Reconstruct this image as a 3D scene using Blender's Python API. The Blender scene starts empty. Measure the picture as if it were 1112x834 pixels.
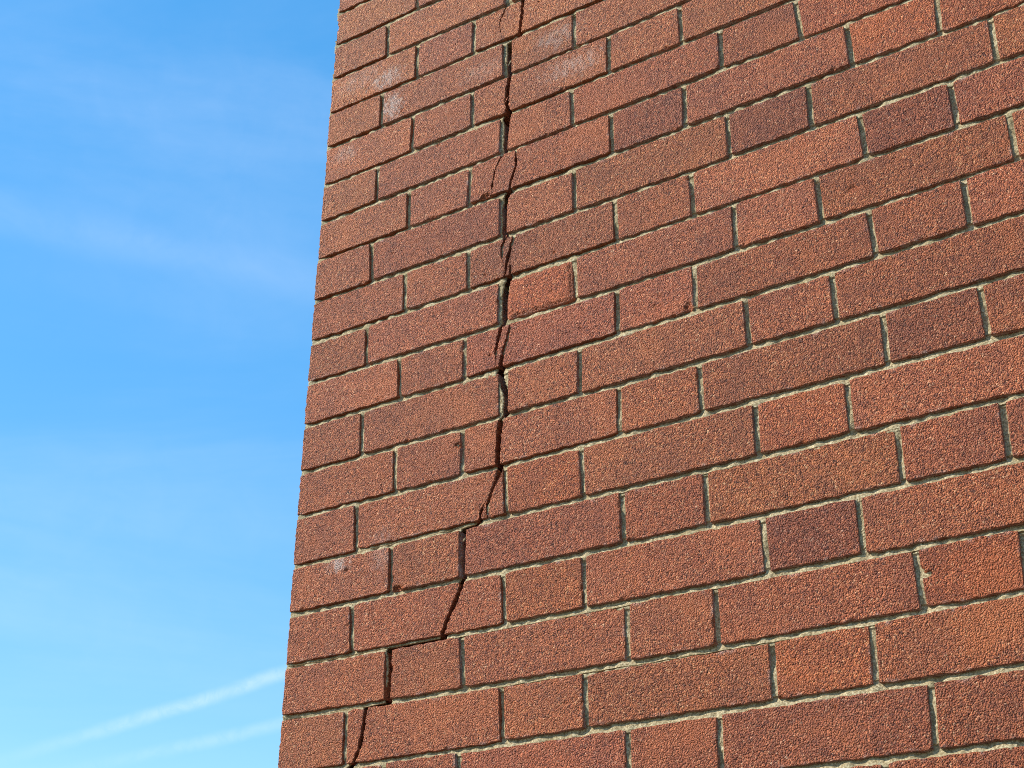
import bpy, math, random
import numpy as np
from mathutils import Matrix, Vector

# ------------------------------------------------------------------ camera, light, sky, exposure
scene = bpy.context.scene
Z0 = 3.2256                      # height of mortar bed 0 above the ground
EYE = (1.22517, -1.36670, Z0 - 1.62563)
R_RIGHT = (0.84396572, 0.53638824, 0.00308511)
R_DOWN = (-0.24260382, 0.38683551, -0.8896638)
R_FWD = (-0.47839863, 0.7500973, 0.45660574)
cam_data = bpy.data.cameras.new("camera")
cam = bpy.data.objects.new("camera", cam_data)
scene.collection.objects.link(cam)
M = Matrix(((R_RIGHT[0], -R_DOWN[0], -R_FWD[0], EYE[0]),
            (R_RIGHT[1], -R_DOWN[1], -R_FWD[1], EYE[1]),
            (R_RIGHT[2], -R_DOWN[2], -R_FWD[2], EYE[2]), (0, 0, 0, 1)))
cam.matrix_world = M
cam_data.sensor_fit = 'HORIZONTAL'; cam_data.sensor_width = 36.0
cam_data.lens = 49.12
cam_data.clip_start = 0.02; cam_data.clip_end = 5000
scene.camera = cam

SUN_DIR = Vector((-1.12, -1.0, 1.12)).normalized()      # from the wall towards the sun
sun_data = bpy.data.lights.new("sun", 'SUN')
sun_data.energy = 5.0; sun_data.angle = math.radians(0.5); sun_data.color = (1.0, 0.94, 0.85)
sun = bpy.data.objects.new("sun", sun_data); scene.collection.objects.link(sun)
sun.rotation_euler = SUN_DIR.to_track_quat('Z', 'Y').to_euler()
sun.location = (-3, -4, 8)

scene.view_settings.view_transform = 'Standard'
scene.view_settings.look = 'None'
scene.view_settings.exposure = 0.38
scene.view_settings.gamma = 1.0
scene.cycles.filter_width = 1.0
scene.cycles.use_denoising = False
scene.view_settings.use_curve_mapping = False

world = bpy.data.worlds.new("World"); scene.world = world
world.use_nodes = True
nt = world.node_tree
for n in list(nt.nodes): nt.nodes.remove(n)


class NB:
    """small node builder"""
    def __init__(self, tree): self.t = tree
    def new(self, kind, **kw):
        n = self.t.nodes.new(kind)
        for k, v in kw.items(): setattr(n, k, v)
        return n
    def put(self, sock, v):
        if hasattr(v, 'is_output') or isinstance(v, bpy.types.NodeSocket): self.t.links.new(v, sock)
        else: sock.default_value = v
    def math(self, op, a, b=None, c=None, clamp=False):
        n = self.new('ShaderNodeMath', operation=op, use_clamp=clamp)
        self.put(n.inputs[0], a)
        if b is not None: self.put(n.inputs[1], b)
        if c is not None: self.put(n.inputs[2], c)
        return n.outputs[0]
    def dot(self, a, v):
        n = self.new('ShaderNodeVectorMath', operation='DOT_PRODUCT')
        self.put(n.inputs[0], a); self.put(n.inputs[1], v)
        return n.outputs['Value']
    def vmath(self, op, a, b):
        n = self.new('ShaderNodeVectorMath', operation=op)
        self.put(n.inputs[0], a); self.put(n.inputs[1], b)
        return n.outputs[0]
    def smooth(self, x, a, b, lo=0.0, hi=1.0):
        n = self.new('ShaderNodeMapRange', interpolation_type='SMOOTHSTEP')
        self.put(n.inputs[0], x); self.put(n.inputs[1], a); self.put(n.inputs[2], b)
        self.put(n.inputs[3], lo); self.put(n.inputs[4], hi)
        return n.outputs[0]
    def noise(self, vec, scale, detail=2.0, rough=0.5, dist=0.0):
        n = self.new('ShaderNodeTexNoise')
        self.put(n.inputs['Vector'], vec); n.inputs['Scale'].default_value = scale
        n.inputs['Detail'].default_value = detail; n.inputs['Roughness'].default_value = rough
        n.inputs['Distortion'].default_value = dist
        return n.outputs
    def mix(self, fac, a, b, blend='MIX'):
        n = self.new('ShaderNodeMix', data_type='RGBA', blend_type=blend)
        self.put(n.inputs[0], fac); self.put(n.inputs[6], a); self.put(n.inputs[7], b)
        return n.outputs[2]
    def ramp(self, x, stops, interp='LINEAR'):
        n = self.new('ShaderNodeValToRGB')
        n.color_ramp.interpolation = interp
        while len(n.color_ramp.elements) < len(stops): n.color_ramp.elements.new(0.5)
        for e, (p, c) in zip(n.color_ramp.elements, stops):
            e.position = p; e.color = c if len(c) == 4 else (*c, 1)
        self.put(n.inputs[0], x)
        return n.outputs[0]


nb = NB(nt)
sky = nb.new('ShaderNodeTexSky', sky_type='NISHITA')
sky.sun_disc = False
sky.sun_elevation = math.asin(SUN_DIR.z)
sky.sun_rotation = math.atan2(SUN_DIR.x, SUN_DIR.y)
sky.altitude = 100; sky.air_density = 1.0; sky.dust_density = 0.05; sky.ozone_density = 2.0
SKY_STRENGTH = 0.15
dirv = nb.new('ShaderNodeTexCoord').outputs['Generated']
# thin cirrus veils and two aircraft trails, all placed by direction in the sky
elev = nb.dot(dirv, (0, 0, 1))
stretch = nb.new('ShaderNodeMapping'); stretch.vector_type = 'TEXTURE'
nb.put(stretch.inputs['Vector'], dirv)
stretch.inputs['Rotation'].default_value = (0.25, -0.10, 0.9)
stretch.inputs['Scale'].default_value = (2.6, 0.75, 0.55)
veil_n = nb.noise(stretch.outputs[0], 3.6, 6, 0.55, 0.6)[0]
veil = nb.smooth(veil_n, 0.42, 0.78)
fine_n = nb.noise(dirv, 28, 5, 0.6, 0.8)[0]
veil = nb.math('MULTIPLY', veil, nb.math('MULTIPLY_ADD', fine_n, 0.7, 0.5))
warp_n = nb.noise(dirv, 9, 4, 0.6)[1]
warp = nb.vmath('MULTIPLY_ADD', warp_n, (0.008, 0.008, 0.008))
warp_node = warp.node
nb.put(warp_node.inputs[2], dirv)


def trail(p, q, width, soft_noise, strength, a0, a1, axis):
    n = Vector(p).cross(Vector(q)).normalized()
    d = nb.math('ABSOLUTE', nb.dot(warp, tuple(n)))
    band = nb.smooth(d, 0.0, width, 1.0, 0.0)
    along = nb.dot(dirv, axis)
    band = nb.math('MULTIPLY', band, nb.smooth(along, a0, a1))
    rag = nb.smooth(nb.noise(dirv, soft_noise, 5, 0.65, 1.0)[0], 0.30, 0.62, 0.50, 1.0)
    return nb.math('MULTIPLY', nb.math('MULTIPLY', band, rag), strength)


t_a = trail((-0.7617, 0.6144, 0.2059), (-0.6448, 0.7171, 0.2648), 0.0072, 55, 0.20, -0.80, -0.68, (1, 0, 0))
t_b = trail((-0.7493, 0.6329, 0.1947), (-0.6493, 0.7242, 0.2324), 0.0070, 55, 0.12, -0.78, -0.66, (1, 0, 0))
t_c = trail((-0.7040, 0.4715, 0.5310), (-0.5880, 0.6190, 0.5210), 0.024, 9, 0.06, -0.85, -0.70, (1, 0, 0))
cloud = nb.math('ADD', nb.math('ADD', t_a, t_b), nb.math('ADD', t_c, nb.math('MULTIPLY', veil, 0.10)), clamp=True)
hs = nb.new('ShaderNodeHueSaturation')
hs.inputs['Hue'].default_value = 0.501
hs.inputs['Saturation'].default_value = 2.04
hs.inputs['Value'].default_value = 2.72
gm = nb.new('ShaderNodeGamma'); nb.put(gm.inputs[0], sky.outputs[0]); gm.inputs[1].default_value = 0.5
nb.put(hs.inputs['Color'], gm.outputs[0])
sky_col = nb.mix(cloud, hs.outputs[0], (7.0, 7.2, 7.6, 1))
bg = nb.new('ShaderNodeBackground'); nb.put(bg.inputs[0], sky_col)
bg.inputs[1].default_value = SKY_STRENGTH
out = nb.new('ShaderNodeOutputWorld'); nb.put(out.inputs[0], bg.outputs[0])

# ------------------------------------------------------------------ measured wall (millimetres: u along the wall, w up, 0 = bed 0)
PITCH = 69.7686
EVEN = [112.5 + 337.5 * (j // 2) + (225 if j % 2 else 0) for j in range(40)]
ODD = [168.75 + 337.5 * (j // 2) + (112.5 if j % 2 else 0) for j in range(40)]
BED_DEV = {0: [0.0,-59.73,0.59],1: [0.0,-22.11,2.55],2: [-16.91,-7.64,1.71],3: [3.3,-8.5,1.3],4: [21.41,-17.45,2.61],5: [2.24,-1.57,-0.18],6: [-6.05,4.87,0.48],7: [2.57,-3.28,1.36],8: [7.0,-5.97,-0.3],9: [4.24,-2.54,-0.93],10: [10.27,-8.33,0.64],11: [6.37,-3.01,0.72],12: [1.82,1.79,-0.6],13: [3.64,-2.09,0.98],14: [0.48,2.39,-1.18],15: [3.0,-2.21,0.12],16: [2.07,-0.64,-0.78],17: [21.31,-18.08,1.58],18: [4.67,-0.1,-2.32],19: [0.0,-9.64,8.84]}
JOINTS = {2: {0: (111.9,113.8)},3: {0: (174.1,174.5),1: (281.6,281.8)},4: {0: (108.9,109.4),1: (340.6,340.1),2: (458.0,456.8)},5: {0: (171.9,171.3),1: (281.2,282.5),2: (513.6,511.5),3: (624.7,624.5)},6: {0: (108.3,108.7),1: (335.3,335.8),2: (451.5,452.2),3: (681.0,679.4),4: (787.8,790.1)},7: {0: (169.8,171.3),1: (281.0,278.3),2: (512.7,512.3),3: (623.6,621.7),4: (849.4,849.9),5: (963.1,959.3)},8: {0: (104.4,108.5),1: (336.4,336.9),2: (452.5,452.4),3: (680.9,680.0),4: (791.8,790.0),5: (1017.9,1016.4)},9: {0: (169.8,170.8),1: (280.0,280.5),2: (513.2,513.5),3: (624.6,624.6),4: (850.0,851.6),5: (960.6,960.5)},10: {0: (104.7,106.8),1: (333.7,334.2),2: (450.4,451.3),3: (680.0,678.4),4: (788.3,789.1),5: (1017.5,1016.6)},11: {0: (166.2,169.5),1: (277.2,277.5),2: (511.8,510.6),3: (620.9,619.3),4: (845.5,847.5),5: (956.6,955.1)},12: {0: (105.4,107.8),1: (336.7,338.9),2: (455.5,454.1),3: (684.6,684.3),4: (793.0,792.8)},13: {0: (166.5,168.0),1: (276.6,277.0),2: (509.5,508.5),3: (619.2,619.0),4: (845.3,843.9),5: (954.2,954.4)},14: {0: (104.6,107.5),1: (343.0,345.1),2: (454.9,456.0),3: (685.4,684.3),4: (795.7,794.9)},15: {0: (167.1,168.3),1: (278.7,279.6),2: (509.0,509.0),3: (617.4,616.8),4: (844.4,843.1),5: (956.0,953.9)},16: {0: (106.7,110.2),1: (340.9,343.3),2: (454.8,455.1),3: (682.9,683.6),4: (792.8,792.1)},17: {0: (168.3,169.2),1: (281.3,284.8),2: (510.1,509.1),3: (620.9,620.1),4: (845.8,846.3),5: (953.5,950.3)},18: {0: (107.2,108.7),1: (340.1,341.7),2: (453.3,453.4),3: (681.2,679.5),4: (791.2,789.0)},19: {0: (170.0,171.1),1: (279.2,282.7),2: (505.5,505.4),3: (615.6,614.0),4: (843.4,839.9)}}
CRACKED = {3: [('J',[(348.5,-135.9),(338.7,-148.9),(328.8,-169.7),(329.1,-179.5),(331.3,-192.2),(335.0,-207.4)]),([(349.9,-136.6),(340.1,-150.0),(330.1,-170.7),(329.8,-180.9),(331.5,-192.3),(335.2,-207.5)],[(369.5,-142.3),(366.9,-174.2),(362.5,-209.7)]),([(373.4,-148.1),(369.9,-181.5),(365.5,-215.9)],'J')],5: [('J',[(345.8,-282.4),(341.4,-304.5),(339.8,-325.8),(341.8,-335.7),(340.5,-347.8)]),([(350.7,-282.7),(346.6,-304.9),(346.0,-321.2),(345.6,-335.5),(349.6,-349.8)],'J')],7: [('J',[(334.2,-420.1),(323.4,-443.7),(318.6,-467.7),(319.2,-481.6)]),([(339.2,-419.4),(326.4,-437.9),(320.9,-461.7),(319.6,-481.7)],[(357.8,-425.9),(358.6,-447.0),(350.4,-469.5),(346.3,-486.6)]),([(360.3,-426.9),(361.0,-447.9),(353.2,-470.6),(349.2,-487.7)],'J')],9: [('J',[(340.2,-562.8),(335.8,-572.7),(334.6,-583.6),(335.9,-595.3),(339.4,-610.9),(340.5,-616.1),(337.9,-626.4)]),([(343.1,-563.8),(338.5,-573.6),(337.2,-584.5),(336.8,-595.7),(339.7,-611.0),(340.7,-616.2),(338.0,-626.4)],[(354.4,-563.6),(347.6,-584.8),(342.9,-600.9),(341.0,-613.1),(340.9,-617.0),(338.2,-626.5)]),([(357.6,-565.6),(351.7,-581.3),(346.9,-600.6),(344.5,-611.1),(340.6,-625.7)],[(357.8,-565.6),(351.8,-581.4),(349.4,-607.9),(348.6,-618.8),(348.2,-631.3)]),([(357.9,-565.7),(352.0,-581.8),(350.3,-608.2),(351.0,-619.6),(350.3,-628.8)],'J')],11: [('J',[(335.1,-698.9),(330.2,-720.3),(326.9,-739.0),(327.5,-752.7),(329.0,-764.3)]),([(339.8,-698.8),(333.3,-719.7),(329.5,-736.8),(328.3,-752.9),(329.3,-764.4)],[(349.5,-700.2),(348.4,-710.6),(344.2,-724.5),(339.0,-739.5),(334.1,-754.6),(333.7,-764.9)]),([(349.8,-699.6),(350.5,-711.2),(347.1,-725.3),(342.2,-741.9),(338.4,-757.2),(337.6,-765.2)],'J')],13: [('J',[(333.6,-839.3),(331.4,-851.5),(329.4,-883.5),(329.7,-899.1)]),([(340.5,-841.0),(337.8,-853.2),(335.5,-884.9),(335.2,-901.7)],'J')],14: [('J',[(333.1,-907.5),(326.0,-925.8),(317.2,-945.6),(309.9,-956.9),(306.2,-962.2),(303.8,-973.1)]),([(333.2,-907.5),(326.2,-925.8),(317.4,-945.7),(310.9,-957.1),(308.4,-962.7),(306.8,-973.1)],[(333.4,-907.5),(326.3,-925.8),(319.0,-941.9),(315.8,-953.5),(315.8,-972.3)]),([(338.3,-913.5),(330.6,-928.2),(323.2,-941.5),(319.6,-954.3),(318.2,-964.8),(317.6,-971.3)],'J')],16: [('J',[(278.2,-1048.2),(275.4,-1059.3),(269.0,-1072.5),(259.3,-1091.4),(250.2,-1111.4)]),([(284.2,-1048.0),(279.8,-1060.3),(273.8,-1074.7),(262.4,-1094.4),(255.2,-1112.2)],'J')],18: [('J',[(137.2,-1190.1),(133.7,-1219.9),(130.0,-1239.0),(122.1,-1254.5)]),([(141.4,-1190.6),(138.1,-1215.6),(133.9,-1239.5),(126.7,-1253.8)],'J')]}
CRACK_JOINTS = {4: (1,[(333.8,-216.5),(334.8,-275.5)],[(350.6,-214.7),(349.6,-278.3)]),6: (1,[(331.0,-351.1),(329.0,-409.0)],[(349.9,-355.4),(346.1,-375.3),(344.3,-413.3)]),8: (1,[(330.5,-490.9),(330.2,-545.9),(330.8,-554.6)],[(349.2,-491.1),(344.3,-502.7),(343.5,-545.7),(343.7,-557.5)]),10: (1,[(331.0,-632.0),(329.5,-650.7),(329.5,-695.7)],[(348.2,-636.0),(344.2,-664.5),(343.9,-693.9)]),12: (1,[(332.7,-769.0),(331.4,-770.3),(331.7,-828.7)],[(347.8,-771.9),(347.1,-798.1),(347.3,-837.1)]),15: (1,[(274.2,-980.0),(275.8,-1043.8)],[(285.4,-980.9),(284.8,-1045.5)]),17: (0,[(164.9,-1122.1),(164.6,-1143.8),(166.0,-1185.8)],[(175.7,-1120.0),(176.3,-1145.5),(175.8,-1182.2)])}
CRACK_PATH = [[-138.4,369.5,373.4,-140.3],[-174.4,367.2,369.9,-181.5],[-210.7,362.5,365.5,-216.3],[-215.3,345.8,349.9,-216.9],[-250.3,345.5,350.0,-252.3],[-277.9,344.4,349.3,-279.1],[-284.1,345.3,350.5,-284.5],[-304.5,341.4,346.6,-304.9],[-325.8,339.8,346.0,-321.2],[-335.7,341.8,345.6,-335.5],[-347.6,340.0,349.9,-351.8],[-365.9,340.6,346.3,-371.8],[-413.3,339.7,344.4,-411.7],[-420.1,334.2,339.2,-419.4],[-443.7,323.4,326.8,-445.0],[-484.6,345.5,349.1,-486.0],[-498.0,340.6,344.2,-499.3],[-510.2,337.4,343.3,-512.4],[-543.9,337.9,343.5,-545.9],[-557.4,338.8,343.6,-557.4],[-562.2,341.0,343.6,-561.5],[-584.5,346.8,350.9,-585.9],[-608.9,342.9,345.3,-609.7],[-632.3,346.3,349.5,-630.9],[-640.6,342.8,345.5,-639.9],[-653.8,340.0,344.2,-655.1],[-657.0,339.5,343.5,-658.3],[-691.1,339.5,343.7,-692.4],[-700.4,334.8,339.5,-700.3],[-720.3,330.2,333.3,-719.7],[-754.6,334.4,337.9,-757.1],[-764.9,334.0,337.9,-765.3],[-769.2,333.3,338.0,-772.0],[-777.0,334.3,338.0,-778.1],[-805.9,343.8,346.7,-805.3],[-831.6,342.7,347.0,-832.7],[-838.8,337.4,341.3,-839.1],[-840.7,333.6,340.5,-841.3],[-851.5,331.4,337.8,-853.2],[-879.5,330.2,336.2,-880.9],[-899.2,330.3,335.1,-900.3],[-907.6,333.7,338.4,-909.7],[-925.8,326.0,330.6,-928.2],[-950.7,315.8,319.6,-951.6],[-962.2,306.2,308.4,-962.7],[-973.0,303.3,306.8,-973.1],[-977.2,300.0,304.0,-975.4],[-977.0,296.3,299.3,-981.2],[-977.3,281.1,285.4,-981.5],[-982.4,279.6,285.4,-983.6],[-1015.9,280.4,285.0,-1016.7],[-1044.6,279.9,284.5,-1045.5],[-1048.2,278.2,284.2,-1048.0],[-1059.3,274.2,279.8,-1060.3],[-1091.4,259.3,262.4,-1094.4],[-1116.9,250.2,255.2,-1121.1],[-1117.2,196.6,204.1,-1121.4],[-1117.4,171.5,175.7,-1121.6],[-1144.9,171.9,176.9,-1145.6],[-1165.3,171.0,175.3,-1165.9],[-1186.4,169.6,175.8,-1190.6],[-1186.6,138.7,142.9,-1190.8],[-1190.7,137.2,141.5,-1191.4],[-1219.9,133.7,138.1,-1215.6],[-1254.5,122.1,127.4,-1253.9],[-1259.3,116.2,121.6,-1258.9],[-1280.9,116.2,118.1,-1281.1]]

CORNER = [(1, 4.5), (5, 2.3), (9, 0.2), (13, 0.0), (17, 1.0)]


def CORNER_U(c):
    return np.interp(c, [q[0] for q in CORNER], [q[1] for q in CORNER])


BED_DEV[0] = [0, 0, 2.0]; BED_DEV[1] = [0, 0, 1.5]; BED_DEV[19] = [0, 2.0, -1.5]
TRUE_BED_RANGE = 1060.0
rng = np.random.default_rng(7)


def bed_w(k, u):
    """height (mm) of the centre of mortar bed k at u"""
    u = np.asarray(u, float)
    if k in BED_DEV:
        x = np.clip(u, 0, TRUE_BED_RANGE) / 1000
        a, b, c = BED_DEV[k]
        dev = np.clip((a * x + b) * x + c, -6, 6)
    else:
        dev = 0.0 * u + 2.0 * math.sin(k * 1.7)
    return -k * PITCH + dev


def joint_u(c, j):
    if c in JOINTS and j in JOINTS[c]: return JOINTS[c][j]
    u = (EVEN if c % 2 == 0 else ODD)[j]
    s = 3.0 * math.sin(c * 12.9 + j * 7.3)
    if 200 < u: s += 3.0
    return (u + s, u + s)


# ------------------------------------------------------------------ noise fields (mm)
def band_noise(n, px, lo, hi, seed):
    r = np.random.default_rng(seed).standard_normal((n, n))
    f = np.fft.fftfreq(n, px)
    k = np.hypot(f[:, None], f[None, :])
    flt = np.exp(-(k * lo / 2.2) ** 4) * (1 - np.exp(-(k * hi) ** 2 * 0.7))
    g = np.fft.ifft2(np.fft.fft2(r) * flt).real
    return (g / g.std()).astype(np.float32)


GRAIN = band_noise(1024, 0.75, 2.6, 7.0, 1)
LUMP = band_noise(512, 3.0, 12.0, 60.0, 2)
WAVE = band_noise(512, 3.0, 30.0, 220.0, 3)
CRUMB = band_noise(1024, 0.75, 3.5, 16.0, 4)


def samp(tile, px, x, z):
    n = tile.shape[0]
    fx = np.asarray(x) / px; fz = np.asarray(z) / px
    ix = np.floor(fx).astype(int); iz = np.floor(fz).astype(int)
    tx = fx - ix; tz = fz - iz
    i0 = ix % n; i1 = (ix + 1) % n; k0 = iz % n; k1 = (iz + 1) % n
    return (tile[i0, k0] * (1 - tx) * (1 - tz) + tile[i1, k0] * tx * (1 - tz)
            + tile[i0, k1] * (1 - tx) * tz + tile[i1, k1] * tx * tz)


def sstep(x, a, b):
    t = np.clip((x - a) / (b - a), 0, 1)
    return t * t * (3 - 2 * t)


# chips, pits and lime marks measured on the wall: u, w, radius u, radius w, depth
CHIPS = [(610.5, -757.0, 10, 7.0, 3.2), (269.5, -861.0, 6, 4, 4.0), (179.5, -1041.5, 8, 5, 5.0),
         (853.0, -1147.5, 7, 3.0, 7.0), (849.5, -1144.5, 4, 6, 6.0), (307.0, -481.5, 9, 4.5, 4.0), (95.0, -1000.0, 5, 4, 2.5),
         (829.5, -664.0, 8, 5, 2.2), (566.0, -742.0, 6, 4, 1.6), (572.0, -728.0, 4, 3, 1.5), (150.0, -262.0, 4, 4, 1.8)]
LIMES = [(116, -184, 38, 24, 0.8), (128, -246, 26, 32, 0.95), (80, -988, 26, 15, 0.95), (454, -311, 60, 24, 0.5),
         (40, -300, 30, 18, 0.5), (300, -250, 60, 20, 0.25), (150, -985, 20, 40, 0.3), (430, -245, 50, 22, 0.45),
         (60, -165, 60, 26, 0.35), (845, -170, 30, 10, 0.3)]


# ------------------------------------------------------------------ materials
def new_mat(name):
    m = bpy.data.materials.new(name); m.use_nodes = True
    t = m.node_tree
    for n in list(t.nodes): t.nodes.remove(n)
    b = NB(t)
    bs = b.new('ShaderNodeBsdfPrincipled'); o = b.new('ShaderNodeOutputMaterial')
    t.links.new(bs.outputs[0], o.inputs[0])
    return m, b, bs


def brick_material():
    m, b, bs = new_mat("sanded red brick")
    pos = b.new('ShaderNodeNewGeometry').outputs['Position']
    info = b.new('ShaderNodeObjectInfo')
    tone = info.outputs['Color']
    vor = b.new('ShaderNodeTexVoronoi'); vor.feature = 'F1'
    wob = b.noise(pos, 420, 2, 0.5)[1]
    wv = b.vmath('MULTIPLY_ADD', wob, (0.0022, 0.0022, 0.0022)); b.put(wv.node.inputs[2], pos)
    b.put(vor.inputs['Vector'], wv); vor.inputs['Scale'].default_value = 560
    cell = b.new('ShaderNodeSeparateColor'); b.put(cell.inputs[0], vor.outputs['Color'])
    grains = b.ramp(cell.outputs[0], [(0.0, (0.06, 0.026, 0.020)), (0.18, (0.150, 0.058, 0.040)), (0.42, (0.285, 0.100, 0.060)),
                                      (0.66, (0.420, 0.150, 0.078)), (0.88, (0.50, 0.215, 0.115)), (0.96, (0.54, 0.32, 0.21)),
                                      (1.0, (0.66, 0.48, 0.36))])
    med = b.noise(pos, 170, 4, 0.62)[0]
    grains = b.mix(b.smooth(med, 0.36, 0.64, 0.0, 0.75), grains,
                   b.ramp(cell.outputs[1], [(0, (0.20, 0.068, 0.042)), (0.6, (0.44, 0.145, 0.068)), (1, (0.54, 0.23, 0.12))]))
    vor2 = b.new('ShaderNodeTexVoronoi'); vor2.feature = 'F1'
    b.put(vor2.inputs['Vector'], wv); vor2.inputs['Scale'].default_value = 300
    c2 = b.new('ShaderNodeSeparateColor'); b.put(c2.inputs[0], vor2.outputs['Color'])
    grains = b.mix(1.0, grains, b.ramp(c2.outputs[0], [(0, (0.78, 0.76, 0.76)), (0.35, (0.95, 0.95, 0.95)), (0.75, (1.06, 1.06, 1.06)), (1, (1.28, 1.34, 1.36))]), 'MULTIPLY')
    big = b.noise(pos, 16, 4, 0.6)[0]
    grains = b.mix(b.smooth(big, 0.40, 0.72, 0.0, 0.50), grains, (0.215, 0.088, 0.066, 1))
    fire = b.noise(pos, 9, 5, 0.65, 0.6)[0]
    grains = b.mix(b.smooth(fire, 0.48, 0.72, 0.0, 0.50), grains, (0.50, 0.185, 0.085, 1))
    soot = b.noise(pos, 31, 5, 0.7)[0]
    grains = b.mix(b.smooth(soot, 0.57, 0.78, 0.0, 0.60), grains, (0.11, 0.058, 0.046, 1))
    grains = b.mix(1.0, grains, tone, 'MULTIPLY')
    grains = b.mix(1.0, grains, (1.14, 0.90, 0.67, 1), "MULTIPLY")
    raw = b.new('ShaderNodeAttribute', attribute_name='raw').outputs['Fac']
    rn = b.noise(pos, 260, 3, 0.6)[0]
    rawc = b.ramp(rn, [(0.3, (0.33, 0.085, 0.035)), (0.7, (0.56, 0.165, 0.065))])
    grains = b.mix(b.math('MULTIPLY', raw, b.smooth(rn, 0.30, 0.52, 0.45, 1.0), clamp=True), grains, rawc)
    lime = b.new('ShaderNodeAttribute', attribute_name='lime').outputs['Fac']
    stretch = b.vmath('MULTIPLY', pos, (1.0, 1.0, 0.45))
    ln = b.noise(stretch, 110, 7, 0.78)[0]
    lm = b.math('MULTIPLY', lime, b.smooth(ln, 0.33, 0.66, 0.0, 1.0), clamp=True)
    grains = b.mix(lm, grains, (0.66, 0.56, 0.49, 1))
    b.put(bs.inputs['Base Color'], grains)
    bs.inputs['Roughness'].default_value = 0.6
    bs.inputs['Specular IOR Level'].default_value = 0.32
    bump = b.new('ShaderNodeBump'); bump.inputs['Strength'].default_value = 1.0
    bump.inputs['Distance'].default_value = 0.0040
    h = b.math('MULTIPLY_ADD', b.math('SUBTRACT', 1.0, b.math('MULTIPLY', vor.outputs['Distance'], 1.0)), 0.9,
               b.math('MULTIPLY', b.noise(pos, 520, 3, 0.6)[0], 0.9))
    h = b.math('ADD', h, b.math('MULTIPLY', cell.outputs[2], 0.35))
    b.put(bump.inputs['Height'], h)
    b.put(bs.inputs['Normal'], bump.outputs[0])
    return m


def mortar_material():
    m, b, bs = new_mat("sandy lime mortar")
    pos = b.new('ShaderNodeNewGeometry').outputs['Position']
    f = b.noise(pos, 420, 4, 0.65)[0]
    g = b.noise(pos, 25, 3, 0.6)[0]
    c = b.ramp(f, [(0.30, (0.125, 0.088, 0.042)), (0.46, (0.29, 0.225, 0.125)), (0.60, (0.49, 0.405, 0.245)), (0.74, (0.68, 0.60, 0.42))])
    c = b.mix(b.smooth(g, 0.45, 0.70, 0.0, 0.45), c, (0.26, 0.205, 0.10, 1))
    b.put(bs.inputs['Base Color'], c)
    bs.inputs['Roughness'].default_value = 0.95
    bs.inputs['Specular IOR Level'].default_value = 0.1
    bump = b.new('ShaderNodeBump'); bump.inputs['Strength'].default_value = 0.9; bump.inputs['Distance'].default_value = 0.0010
    b.put(bump.inputs['Height'], b.noise(pos, 480, 4, 0.65)[0]); b.put(bs.inputs['Normal'], bump.outputs[0])
    return m


def plain_material(name, c0, c1, scale, rough=0.9):
    m, b, bs = new_mat(name)
    pos = b.new('ShaderNodeNewGeometry').outputs['Position']
    n = b.noise(pos, scale, 6, 0.6)[0]
    b.put(bs.inputs['Base Color'], b.ramp(n, [(0.3, c0), (0.7, c1)]))
    bs.inputs['Roughness'].default_value = rough
    return m


MAT_BRICK = brick_material()
MAT_MORTAR = mortar_material()
MAT_CORE = plain_material("inner blockwork", (0.10, 0.09, 0.08), (0.20, 0.18, 0.16), 40)
MAT_GROUND = plain_material("mown grass and worn earth", (0.09, 0.065, 0.04), (0.15, 0.115, 0.075), 3)
MAT_COPING = plain_material("concrete", (0.28, 0.27, 0.25), (0.42, 0.40, 0.37), 30)


# ------------------------------------------------------------------ mesh helpers
def mesh_from(name, verts, quads, mat, smooth_n=None, attrs=None, tail=None):
    """verts (n,3) metres, quads (m,4) indices, tail: list of extra polygons"""
    me = bpy.data.meshes.new(name)
    quads = np.asarray(quads, dtype=np.int32)
    loops = quads.ravel(); starts = np.arange(len(quads), dtype=np.int32) * 4
    totals = np.full(len(quads), 4, dtype=np.int32)
    if tail:
        for p in tail:
            starts = np.append(starts, len(loops)).astype(np.int32)
            totals = np.append(totals, len(p)).astype(np.int32)
            loops = np.concatenate([loops, np.asarray(p, dtype=np.int32)])
    me.vertices.add(len(verts)); me.vertices.foreach_set('co', np.asarray(verts, dtype=np.float32).ravel())
    me.loops.add(len(loops)); me.loops.foreach_set('vertex_index', loops.astype(np.int32))
    me.polygons.add(len(starts)); me.polygons.foreach_set('loop_start', starts)
    if True:
        s = np.zeros(len(starts), dtype=bool); s[:(smooth_n or 0)] = True
        me.polygons.foreach_set('use_smooth', s)
    me.update(calc_edges=True); me.validate()
    for k, v in (attrs or {}).items():
        a = me.attributes.new(k, 'FLOAT', 'POINT'); a.data.foreach_set('value', np.asarray(v, dtype=np.float32))
    me.materials.append(mat)
    return me


def link(name, me, parent=None, **props):
    o = bpy.data.objects.new(name, me); scene.collection.objects.link(o)
    if parent is not None: o.parent = parent
    for k, v in props.items(): o[k] = v
    return o


def to_xyz(u, y, w):
    return np.stack([np.asarray(u) / 1000, np.asarray(y) / 1000, np.asarray(w) / 1000 + Z0], -1)


wall = bpy.data.objects.new("brick_wall", None); scene.collection.objects.link(wall)
wall.location = (0, 0, 0)
wall['label'] = "tall corner wall of rough red-brown bricks split by a long dark vertical crack"
wall['category'] = "wall"
wall['kind'] = "thing"

HALF = 4.15      # half a mortar joint, mm


def curve(pl):
    """edge of a brick as a function of height, from a list of (u, w)"""
    p = sorted(pl, key=lambda q: q[1])
    ww = np.array([q[1] for q in p]); uu = np.array([q[0] for q in p])
    return lambda w: np.interp(w, ww, uu)


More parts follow.
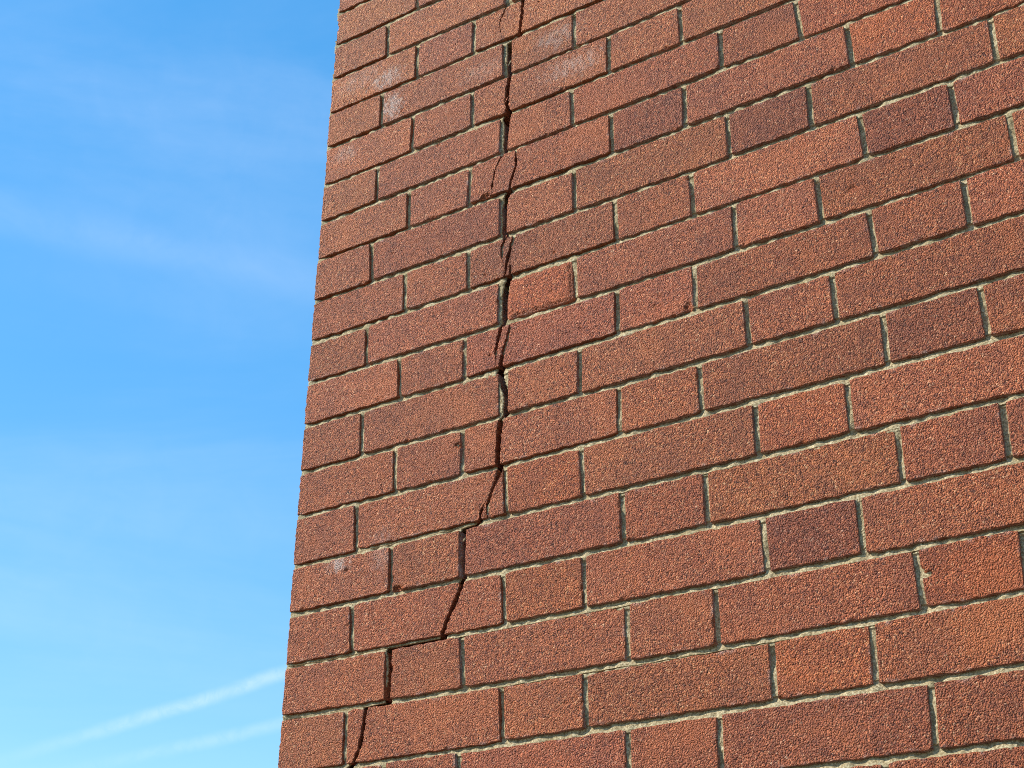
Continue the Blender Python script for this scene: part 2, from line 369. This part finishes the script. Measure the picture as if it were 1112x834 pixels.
def make_brick(c, fL, fR, seed, tone, crackL=False, crackR=False, depth=98.0, corner=False, step=1.8, label=None, worn=0.0,
               name="brick", detail=True):
    """one brick (or one piece of a cracked brick) of course c between the edge curves fL(w), fR(w)"""
    r = np.random.default_rng(seed)
    kT, kB = c - 1, c
    gapT = HALF - 0.4 + r.normal(0, 0.5); gapB = HALF - 0.4 + r.normal(0, 0.5)
    wm = (-(c - 0.5)) * PITCH
    length = float(fR(wm) - fL(wm))
    nu = max(4, int(round(max(length, 6) / step))) + 1
    nw = int(round(60.0 / step)) + 1
    # rims get two extra close rows so that the arris is round
    def rows(n, size):
        t = np.linspace(0, 1, n); e = min(0.7 / max(size, 4), 0.5 / n)
        return np.concatenate([[0, e], t[1:-1], [1 - e, 1]])
    S = rows(nu, length); T = rows(nw, 60.0)
    S, T = np.meshgrid(S, T, indexing='ij')
    um0 = 0.5 * (float(fL(wm)) + float(fR(wm)))
    w_nom = bed_w(kB, um0) + gapB + (bed_w(kT, um0) - gapT - bed_w(kB, um0) - gapB) * T
    uL = fL(w_nom); uR = fR(w_nom)
    jag = 0.18
    ox, oz = r.uniform(0, 700, 2)
    if not crackL and not corner:
        uL = uL + jag * samp(LUMP, 3.0, w_nom * 1.3 + ox, 11.0) + 0.09 * samp(CRUMB, 0.75, w_nom + ox, 5.0) * (1 if detail else 0)
    if not crackR:
        uR = uR + jag * samp(LUMP, 3.0, w_nom * 1.3 + ox + 333, 77.0) + 0.09 * samp(CRUMB, 0.75, w_nom + ox, 205.0) * (1 if detail else 0)
    if crackL: uL = uL + 0.45 * samp(CRUMB, 0.75, w_nom + 40, 9.0)
    if crackR: uR = uR - 0.35 * np.abs(samp(CRUMB, 0.75, w_nom * 1.4, 90.0)) + 0.45 * samp(CRUMB, 0.75, w_nom + 40, 9.0)
    mid = 0.5 * (uL + uR)
    bad = uR < uL + 0.4
    uL = np.where(bad, mid - 0.2, uL); uR = np.where(bad, mid + 0.2, uR)
    if corner: uL = uL + 0.9 * samp(LUMP, 3.0, w_nom, 301.0) * 0.6
    U = uL + (uR - uL) * S
    eB = 0.08 * samp(LUMP, 3.0, U * 1.2, 900.0 + 40 * kB + 3) + 0.07 * samp(CRUMB, 0.75, U, 31.0 * c) + 0.4 * samp(WAVE, 3.0, U, 57.0 * c)
    eT = 0.09 * samp(LUMP, 3.0, U * 1.2, 400.0 + 40 * kT + 9) + 0.07 * samp(CRUMB, 0.75, U, 31.0 * c + 300) + 0.4 * samp(WAVE, 3.0, U, 57.0 * c + 200)
    # corners of a brick are a little knocked off
    dl = (U - uL); dr = (uR - U)
    kn = r.uniform(0.1, 1.4, 4)
    rl = 5.0
    knL = np.exp(-(dl / rl) ** 2) * (0 if crackL else 1); knR = np.exp(-(dr / rl) ** 2) * (0 if crackR else 1)
    wB = bed_w(kB, U) + gapB + eB + kn[0] * knL + kn[1] * knR
    wT = bed_w(kT, U) - gapT + eT - kn[2] * knL - kn[3] * knR
    W = wB + (wT - wB) * T
    # the face: flush with the wall plane, a little tilted, sanded, its arrises rounded
    prot = np.clip(r.normal(0, 0.5), -0.8, 0.9)
    tilt = np.clip(r.normal(0, 0.32, 2), -0.5, 0.5)
    Y = -(prot + tilt[0] * (U - um0) / 100 + tilt[1] * (W - wm) / 60)
    Y = Y - 0.28 * samp(GRAIN, 0.75, U + 1000, W + 5000) - 0.18 * samp(LUMP, 3.0, U + 90, W + 5000)
    rad = 0.6 + 0.35 * np.clip(samp(LUMP, 3.0, U + ox, W + oz) + 0.4, 0, 3) + worn
    big = 1e3
    dL = np.where(crackL, dl * 4 + 1.0, dl); dR = np.where(crackR, dr * 4 + 1.0, dr)
    if corner: dL = dL * 1.4
    dB = W - wB; dT = wT - W
    def rnd(d, k=1.0):
        x = np.clip(1 - d / (rad * k), 0, 1)
        return rad * k * (1 - np.sqrt(np.clip(1 - x * x, 0, 1))) * 0.75
    Y = Y + rnd(dL) + rnd(dR) + rnd(dB, 1.15) + rnd(dT, 0.9)
    raw = np.zeros_like(U); lime = np.zeros_like(U)
    edge = np.minimum(np.minimum(dL, dR), np.minimum(dB, dT))
    exposed = sstep(samp(WAVE, 3.0, U + ox, W + oz) + 0.5 * samp(LUMP, 3.0, U, W), -0.2, 1.1)
    raw = np.maximum(raw, (1 - sstep(edge, 0.6, 2.6)) * exposed * 0.9)
    if worn > 0:
        ring = (1 - sstep(edge, 3.0 + 2.0 * exposed, 7.0 + 3.0 * exposed))
        raw = np.maximum(raw, ring * 0.9)
        Y = Y + worn * 0.7 * (1 - sstep(edge + 0.8 * samp(CRUMB, 0.75, U, W), 4.0, 6.5))
    nicks = []
    lo_u, hi_u, lo_w, hi_w = float(U.min()), float(U.max()), float(W.min()), float(W.max())
    for _ in range(r.integers(0, 4) if detail else 0):      # nicks along the arrises
        rr_ = r.uniform(1.6, 4.2)
        if r.random() < 0.72: nicks.append((r.uniform(lo_u, hi_u), lo_w if r.random() < 0.6 else hi_w, rr_ * r.uniform(1, 2.2), rr_, r.uniform(1.2, 3.0)))
        else: nicks.append((lo_u if r.random() < 0.5 else hi_u, r.uniform(lo_w, hi_w), rr_, rr_ * r.uniform(1, 2), r.uniform(1.2, 3.0)))
    for _ in range(r.integers(0, 3) if detail else 0):      # pits in the face
        nicks.append((r.uniform(lo_u, hi_u), r.uniform(lo_w, hi_w), r.uniform(1.6, 3.2), r.uniform(1.4, 2.6), r.uniform(0.8, 1.8)))
    for (cu, cw, ru, rw, dep) in CHIPS + nicks:
        if abs(cu - um0) < length / 2 + 12 and abs(cw - wm) < 42:
            q = np.hypot((U - cu) / ru, (W - cw) / rw) + 0.22 * samp(CRUMB, 0.75, U * 0.7, W * 0.7)
            k = 1 - sstep(q, 0.62, 1.05)
            Y = Y + dep * k; raw = np.maximum(raw, k)
    for (cu, cw, ru, rw, amt) in LIMES:
        q = np.hypot((U - cu) / ru, (W - cw) / rw) + 0.22 * samp(LUMP, 3.0, U * 1.5 + 50, W * 0.8) + 0.12 * samp(CRUMB, 0.75, U, W * 0.6)
        lime = np.maximum(lime, 0.85 * amt * (1 - sstep(q, 0.30, 1.05)))
    smear = sstep(samp(WAVE, 3.0, U * 1.3 + 700, W + 900) + 0.5 * samp(LUMP, 3.0, U, W + 50), 0.7, 1.8)
    lime = np.maximum(lime, (1 - sstep(np.minimum(dB, np.minimum(dT, dR)), 0.5, 5.0)) * smear * 0.35)
    nU, nW = U.shape
    V = to_xyz(U, Y, W).reshape(-1, 3)
    idx = np.arange(nU * nW).reshape(nU, nW)
    quads = np.stack([idx[:-1, :-1], idx[1:, :-1], idx[1:, 1:], idx[:-1, 1:]], -1).reshape(-1, 4)
    nfront = len(quads)
    loop = np.concatenate([idx[:, 0], idx[-1, 1:], idx[-2::-1, -1], idx[0, -2:0:-1]])
    ru, rw, ry = U.ravel()[loop], W.ravel()[loop], Y.ravel()[loop]
    rings = [loop]; verts = [V]; raws = [raw.ravel()]; limes = [lime.ravel()]
    base = len(V)
    for yy, jit in ((2.2, 0.25), (9.0, 0.5), (depth, 0.0)):
        jn = jit * samp(CRUMB, 0.75, ru + rw * 0.7 + yy * 31, rw * 0.9 + yy * 17)
        away = np.zeros_like(ru)
        if crackL: away = away + np.where(ru < um0, 1, 0) * (0, 1.2, 6.0)[len(rings) - 1]
        if crackR: away = away - np.where(ru >= um0, 1, 0) * (0, 1.2, 6.0)[len(rings) - 1]
        if crackL and crackR: away = away * 0
        verts.append(to_xyz(ru + away + (0 if corner else jn * 0.4), np.maximum(yy + jn, ry + 0.3), rw + jn * 0.3))
        rings.append(np.arange(base, base + len(loop))); base += len(loop)
        raws.append(np.full(len(loop), 0.15 if (crackL or crackR) else 0.4)); limes.append(np.full(len(loop), 0.0 if (crackL or crackR or corner) else 0.75))   # bed faces keep a film of mortar
    for a, bq in zip(rings[:-1], rings[1:]):
        a2, b2 = np.roll(a, -1), np.roll(bq, -1)
        quads = np.concatenate([quads, np.stack([a, bq, b2, a2], -1)])
    me = mesh_from(name, np.concatenate(verts), quads, MAT_BRICK, nfront,
                   {'raw': np.concatenate(raws), 'lime': np.concatenate(limes)}, tail=[list(rings[-1][::-1])])
    o = link(name, me, wall)
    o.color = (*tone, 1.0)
    if label: o['label'] = label
    return o


# ------------------------------------------------------------------ which bricks stand where
def tone_of(c, j, r):
    v = 1.0 + r.normal(0, 0.06)
    t = np.array([v, v * (1 + r.normal(0, 0.018)), v * (1 + r.normal(0, 0.03))])
    # sun's sheen painted into the brick tone: lighter and tanner towards upper left
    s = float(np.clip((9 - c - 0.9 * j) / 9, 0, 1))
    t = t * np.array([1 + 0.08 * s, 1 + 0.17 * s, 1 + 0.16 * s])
    k = TONES.get((c, j))
    if k is not None: t = t * np.array(k)
    return tuple(t)


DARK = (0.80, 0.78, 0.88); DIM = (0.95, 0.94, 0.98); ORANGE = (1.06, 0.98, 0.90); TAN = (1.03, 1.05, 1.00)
# (course, joint at the brick's right end)
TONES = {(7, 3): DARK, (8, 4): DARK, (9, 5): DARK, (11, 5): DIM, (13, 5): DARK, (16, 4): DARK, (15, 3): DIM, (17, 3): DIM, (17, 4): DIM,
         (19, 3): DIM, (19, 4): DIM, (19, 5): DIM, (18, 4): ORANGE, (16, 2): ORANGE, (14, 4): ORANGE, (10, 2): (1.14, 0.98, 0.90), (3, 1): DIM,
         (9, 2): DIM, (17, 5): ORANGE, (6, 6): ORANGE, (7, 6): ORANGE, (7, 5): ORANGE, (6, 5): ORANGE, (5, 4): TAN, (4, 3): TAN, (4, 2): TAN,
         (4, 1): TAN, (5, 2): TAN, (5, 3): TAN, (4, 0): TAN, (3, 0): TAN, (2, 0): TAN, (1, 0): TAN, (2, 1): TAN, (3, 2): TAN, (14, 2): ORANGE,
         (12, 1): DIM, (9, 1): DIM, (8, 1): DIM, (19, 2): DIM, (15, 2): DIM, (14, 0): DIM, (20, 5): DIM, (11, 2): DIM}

cam_inv = M.inverted()


def on_picture(u, w, margin=0.10):
    p = cam_inv @ Vector((u / 1000, 0, w / 1000 + Z0))
    if p.z > -0.05: return False
    x = p.x / -p.z * cam_data.lens / 36 * 2; y = p.y / -p.z * cam_data.lens / 36 * 2
    return abs(x) < 1 + margin and abs(y) < 0.75 + margin


C_TOP, C_BOT = -3, 23            # courses with fine bricks
U_END = 1420.0                   # the fine mortar reaches this far
coarse = []                      # (c, u0, u1) boxes for bricks outside the photograph


def const(p):
    a, b = p
    return a, b


def joint_curve(c, j, side):
    a, b = joint_u(c, j)
    g = HALF - 0.6
    if c in CRACK_JOINTS and CRACK_JOINTS[c][0] == j:
        return curve(CRACK_JOINTS[c][1] if side < 0 else CRACK_JOINTS[c][2])
    if (c in (0, 2, -2, 20, 22) and j == 1 and c < 4) : g = HALF + 3
    wt, wb = -(c - 1) * PITCH - 5, -c * PITCH + 5
    return curve([(a + side * g, wt), (b + side * g, wb)])


BIG_END = 5200.0
for c in range(-28, 47):
    lat = EVEN if c % 2 == 0 else ODD
    prev = -1
    for j in range(0, 34):
        u0 = 0.0 if j == 0 else lat[j - 1]
        u1 = lat[j]
        if u0 > BIG_END: break
        fine = C_TOP <= c <= C_BOT and any(on_picture(uu, ww) for uu in np.linspace(u0, u1, 5)
                                           for ww in (-(c - 1) * PITCH, -(c - 0.5) * PITCH, -c * PITCH))
        if not fine:
            coarse.append((c, u0, u1)); continue
        r = np.random.default_rng(1000 + c * 53 + j)
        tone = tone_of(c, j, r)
        edge = float(CORNER_U(c)) if j == 0 else 0
        fL = (lambda w, e=edge: e + 0 * np.asarray(w)) if j == 0 else joint_curve(c, j - 1, +1)
        fR = joint_curve(c, j, -1)
        seed = 5000 + (c + 5) * 61 + j
        crack_j = {3: 2, 5: 2, 7: 2, 9: 2, 11: 2, 13: 2, 14: 1, 16: 1, 18: 1}
        if c in CRACKED and crack_j[c] == j:
            prevR = None
            n = len(CRACKED[c])
            wide = []                                    # the split gapes where it is open, not where it is closed
            for (_, e0), (e1, _) in zip(CRACKED[c][:-1], CRACKED[c][1:]):
                wide.append(lambda w, p=curve(e0), q=curve(e1): (0.85 + 0.55 * samp(LUMP, 3.0, w * 1.6, 13.0 + 0 * w)) * sstep(q(w) - p(w), 0.7, 2.0))
            for i, (a, b) in enumerate(CRACKED[c]):
                cl, cr = a != 'J', b != 'J'
                la = (lambda w, f=curve(a), g=wide[i - 1]: f(w) + g(w)) if cl else fL
                rb = (lambda w, f=curve(b), g=wide[i]: f(w) - g(w)) if cr else fR
                if prevR is not None:
                    la = (lambda w, f=la, g=prevR: np.maximum(f(w), g(w) + 0.3))
                if cr and cl:
                    rb = (lambda w, f=rb, g=la: np.maximum(f(w), g(w) + 0.4))
                prevR = rb
                lab = None
                make_brick(c, la, rb, seed, tone, cl, cr, step=1.5, name="brick_fragment",
                           label="piece of a cracked brick at the crack's edge" if (cl and cr) else
                           ("left piece of a brick split by the crack" if cr else "right piece of a brick split by the crack"))
        else:
            kw = {}
            if j == 0: kw = dict(corner=True, depth=(215.0 if c % 2 == 0 else 102.5))
            if (c, j) == (10, 2): kw['worn'] = 3.0; kw['label'] = "orange-red brick with spalled edges"
            crl = c in CRACK_JOINTS and CRACK_JOINTS[c][0] == j - 1
            make_brick(c, fL, fR, seed, tone, **kw)

# ------------------------------------------------------------------ mortar between the fine bricks, torn in two by the crack
cwl = np.array([p[0] for p in CRACK_PATH])[::-1]
cwr = np.array([p[3] for p in CRACK_PATH])[::-1]
cl_ = np.array([p[1] for p in CRACK_PATH])[::-1] - 5.4      # seen on the slant: the mortar lies behind the face
cr_ = np.array([p[2] for p in CRACK_PATH])[::-1]
W_TOP = float(-(C_TOP - 1) * PITCH); W_BOT = float(-C_BOT * PITCH)


def mortar_half(side):
    ww = np.arange(W_BOT, W_TOP + 1.0, 1.4)
    if side < 0:
        edge = np.interp(ww, cwl, cl_)
        d = np.concatenate([[0, 0.8], np.arange(2.2, 420, 2.2)])
        U = edge[None, :] - d[:, None]
    else:
        edge = np.interp(ww, cwr, cr_) + 0.4
        d = np.concatenate([[0, 0.8], np.arange(2.2, U_END - 100, 2.4)])
        U = edge[None, :] + d[:, None]
    W = np.broadcast_to(ww[None, :], U.shape).copy()
    rag = 0.5 * samp(CRUMB, 0.75, W + 77, U * 0 + 3.0 + side * 50)
    U = U + np.where(d[:, None] < 1.0, rag, 0)
    if side < 0: U = np.maximum(U, 1.3 + 0.7 * samp(CRUMB, 0.75, W, U * 0 + 60))
    else: U = np.minimum(U, U_END)
    # raked depth wanders along the joints: nearly flush in places
    kb = np.round(-W / PITCH)
    frac = np.zeros_like(W)
    for k in range(C_TOP - 2, C_BOT + 2):
        inb = kb == k
        frac[inb] = ((W - bed_w(k, U)) / 5.0)[inb]          # -1 bottom of the joint ... +1 top
    slope = np.where(np.abs(frac) < 1.6, np.clip(frac, -1, 1), 0.0)   # struck joint: raked under the upper brick, fuller below
    D = 4.15 + 1.8 * slope + 0.95 * samp(WAVE, 3.0, U + 400, W * 0.5) + 0.26 * samp(LUMP, 3.0, U, W) + 0.12 * samp(CRUMB, 0.75, U, W)
    for (fu, fw, ru, rw, to) in FLUSH:
        k = 1 - sstep(np.hypot((U - fu) / ru, (W - fw) / rw), 0.7, 1.2)
        D = D * (1 - k) + (to + 0.4 * samp(CRUMB, 0.75, U, W)) * k
    D = D * (0.35 + 0.65 * sstep(U, 2.0, 14.0))      # flush at the corner
    D = np.clip(D, 1.2, 9.0)
    D = D + np.where(d[:, None] < 0.4, 0.6, 0)
    n0, n1 = U.shape
    idx = np.arange(n0 * n1).reshape(n0, n1)
    V = to_xyz(U, D, W).reshape(-1, 3)
    if side > 0: quads = np.stack([idx[:-1, :-1], idx[1:, :-1], idx[1:, 1:], idx[:-1, 1:]], -1)
    else: quads = np.stack([idx[:-1, :-1], idx[:-1, 1:], idx[1:, 1:], idx[1:, :-1]], -1)
    Uc = 0.25 * (U[:-1, :-1] + U[1:, :-1] + U[1:, 1:] + U[:-1, 1:]); Wc = 0.5 * (W[:-1, :-1] + W[:-1, 1:])
    # keep what lies in or near a joint
    keep = np.zeros(Uc.shape, bool)
    NEAR = 13.0
    for k in range(C_TOP - 2, C_BOT + 2): keep |= np.abs(Wc - bed_w(k, Uc)) < NEAR
    for c in range(C_TOP, C_BOT + 1):
        rowm = (Wc < -(c - 1) * PITCH + 8) & (Wc > -c * PITCH - 8)
        for j in range(9):
            a, b = joint_u(c, j)
            wide = NEAR + (10 if (c in CRACK_JOINTS and CRACK_JOINTS[c][0] == j) else 0)
            keep |= rowm & (np.abs(Uc - 0.5 * (a + b)) < wide)
    keep |= np.broadcast_to((d[:-1] < 14)[:, None], keep.shape)
    if side < 0: keep &= (U[:-1, :-1] - U[1:, 1:] > 0.01) | (U[:-1, 1:] - U[1:, :-1] > 0.01)
    else: keep &= (U[1:, 1:] - U[:-1, :-1] > 0.01)
    q = quads[keep]
    nq = len(q)
    # the torn face of the mortar running back into the wall along the crack
    tu = np.gradient(U[0]); tw = np.gradient(W[0]); tl = np.hypot(tu, tw) + 1e-6
    au, aw = side * tw / tl, -side * tu / tl          # away from the gap
    e = idx[0]; rings = [e]; vs = [V]; base = len(V)
    for yy, cav in ((0.0, 0.0), (1.5, 9.0), (100.0, 12.0)):       # behind its lip the mortar has fallen out
        vs.append(to_xyz(U[0] + au * cav + 0.3 * samp(CRUMB, 0.75, W[0], W[0] * 0 + yy), (D[0] + 2.0 + yy) if yy < 50 else yy + 0 * W[0], W[0] + aw * cav * 0.6))
        rings.append(np.arange(base, base + n1)); base += n1
    for a, b in zip(rings[:-1], rings[1:]):
        s = np.stack([a[:-1], a[1:], b[1:], b[:-1]], -1)
        q = np.concatenate([q, s if side > 0 else s[:, ::-1]])
    V = np.concatenate(vs)
    used = np.zeros(len(V), bool); used[q.ravel()] = True
    remap = np.cumsum(used) - 1
    return V[used], remap[q], nq


FLUSH = [(793, -1082, 8, 34, 3.4), (351, -712, 14, 34, 3.4)]
Va, qa, na = mortar_half(-1)
Vb, qb, nb_ = mortar_half(+1)
link("mortar", mesh_from("mortar", np.concatenate([Va, Vb]), np.concatenate([qa, qb + len(Va)]), MAT_MORTAR, na), wall)

# ------------------------------------------------------------------ slivers of mortar and brick caught in the crack
def shard(u, w, y, ang, ln, th, mat, label):
    r = np.random.default_rng(int(abs(u * 7 + w * 3)))
    ca, sa = math.cos(ang), math.sin(ang)
    vs = []
    for t, k in ((-1, 0.15), (-0.45, 0.8), (0.2, 1.0), (0.75, 0.6), (1, 0.12)):
        for q in range(5):
            a = q / 5 * 2 * math.pi + 0.3 * t
            p = k * th * r.uniform(0.75, 1.25)
            du, dn = t * ln, p * math.cos(a)
            vs.append((u + du * ca - dn * sa, y + p * math.sin(a) * 0.8, w + du * sa + dn * ca))
    qs = [(i * 5 + q, i * 5 + (q + 1) % 5, (i + 1) * 5 + (q + 1) % 5, (i + 1) * 5 + q) for i in range(4) for q in range(5)]
    a = np.array(vs)
    me = mesh_from("sliver", to_xyz(a[:, 0], a[:, 1], a[:, 2]), np.array(qs), mat, None, {'raw': np.ones(len(vs)), 'lime': np.zeros(len(vs))},
                   tail=[[4, 3, 2, 1, 0], [20, 21, 22, 23, 24]])
    o = link("sliver", me, wall, label=label); o.color = (1, 1, 1, 1)


SHARDS = [(347.1, -257.0, 0.6, 1.0, 5.0, 1.1, 1), (342.2, -324.7, -0.4, 0.95, 6.5, 0.9, 0), (339.5, -327.5, 0.2, 1.2, 3.5, 0.8, 1), (282.2, -995.0, 0.8, 0.9, 3.2, 1.4, 1), (341.8, -560.0, 2.0, 1.2, 2.5, 1.2, 0), (339.7, -840.1, 2.2, 0.7, 3, 1.2, 1)]
for (u, w, y, ang, ln, th, kind) in SHARDS:
    shard(u, w, y, ang, ln, th, MAT_MORTAR if kind else MAT_BRICK,
          "thin sliver of mortar caught in the crack" if kind else "thin sliver of brick caught in the crack")

# ------------------------------------------------------------------ the rest of the building: plain bricks outside the photograph
def add_box(vs, qs, x0, x1, y0, y1, z0, z1):
    b = len(vs)
    vs += [(x0, y0, z0), (x1, y0, z0), (x1, y1, z0), (x0, y1, z0), (x0, y0, z1), (x1, y0, z1), (x1, y1, z1), (x0, y1, z1)]
    qs += [(b, b + 3, b + 2, b + 1), (b + 4, b + 5, b + 6, b + 7), (b, b + 1, b + 5, b + 4), (b + 1, b + 2, b + 6, b + 5),
           (b + 2, b + 3, b + 7, b + 6), (b + 3, b, b + 4, b + 7)]


vs, qs = [], []
rr = random.Random(3)
g = 0.0048
for c, u0, u1 in coarse:
    x0 = u0 / 1000 + (g if u0 > 0 else 0); x1 = min(u1, BIG_END) / 1000 - g
    z0 = Z0 - c * PITCH / 1000 + g; z1 = Z0 - (c - 1) * PITCH / 1000 - g
    if x1 - x0 < 0.02 or z0 < 0.0: continue
    y = rr.uniform(-0.001, 0.001)
    add_box(vs, qs, x0, x1, y, (0.215 if (u0 == 0 and c % 2 == 0) else 0.1), z0, z1)
for c in range(-28, 47):           # the return wall round the corner
    z0 = Z0 - c * PITCH / 1000 + g; z1 = Z0 - (c - 1) * PITCH / 1000 - g
    if z0 < 0: continue
    y = 0.225 if c % 2 == 0 else 0.1125
    run = [0.1125, 0.225] if c % 2 == 0 else [0.05625, 0.225, 0.1125]
    i = 0
    while y < 2.9:
        L = run[i] if i < len(run) else run[-2 + (i - len(run)) % 2]
        i += 1
        x = rr.uniform(-0.001, 0.001)
        add_box(vs, qs, x, 0.1, y + g - 0.005, y + L - g - 0.005, z0, z1)
        y += L
me = mesh_from("brickwork", np.array(vs), np.array(qs), MAT_BRICK)
o = link("brickwork", me, wall, kind="stuff"); o.color = (1, 1, 1, 1)

ZT = Z0 + 28.9 * PITCH / 1000
zf0, zf1 = Z0 + W_BOT / 1000, Z0 + W_TOP / 1000
vs, qs = [], []
ye = 0.006
xe = U_END / 1000
add_box(vs, qs, 0.006, 5.2, ye, 0.095, 0, zf0)
add_box(vs, qs, 0.006, 5.2, ye, 0.095, zf1, ZT)
add_box(vs, qs, xe, 5.2, ye, 0.095, zf0, zf1)
add_box(vs, qs, 0.0058, 0.09, 0.104, 2.9, 0, ZT)
add_box(vs, qs, 0.0058, 0.016, 0.0072, 0.1038, zf0 - 0.0, ZT - 0.001)
add_box(vs, qs, 0.0058, 0.016, 0.0962, 0.1036, 0.001, zf0 - 0.001)
link("mortar", mesh_from("backing mortar", np.array(vs), np.array(qs), MAT_MORTAR), wall)
vs, qs = [], []
add_box(vs, qs, 0.118, 5.195, 0.118, 2.895, 0, ZT - 0.002)
link("wall_core", mesh_from("wall_core", np.array(vs), np.array(qs), MAT_CORE), wall)
vs, qs = [], []
add_box(vs, qs, -0.05, 5.25, -0.05, 2.95, ZT + 0.001, ZT + 0.08)
link("coping", mesh_from("coping", np.array(vs), np.array(qs), MAT_COPING), wall)

# ------------------------------------------------------------------ the ground
n = 41
gx = np.sign(np.linspace(-1, 1, n)) * np.abs(np.linspace(-1, 1, n)) ** 3 * 2000
GX, GY = np.meshgrid(gx, gx, indexing='ij')
GZ = np.where(np.hypot(GX, GY) > 8, 0.15 * np.sin(GX * 0.05) * np.cos(GY * 0.04), 0.0) - 0.01
idx = np.arange(n * n).reshape(n, n)
quads = np.stack([idx[:-1, :-1], idx[1:, :-1], idx[1:, 1:], idx[:-1, 1:]], -1).reshape(-1, 4)
link("ground", mesh_from("ground", np.stack([GX, GY, GZ], -1).reshape(-1, 3), quads, MAT_GROUND, len(quads)), None, kind="structure")
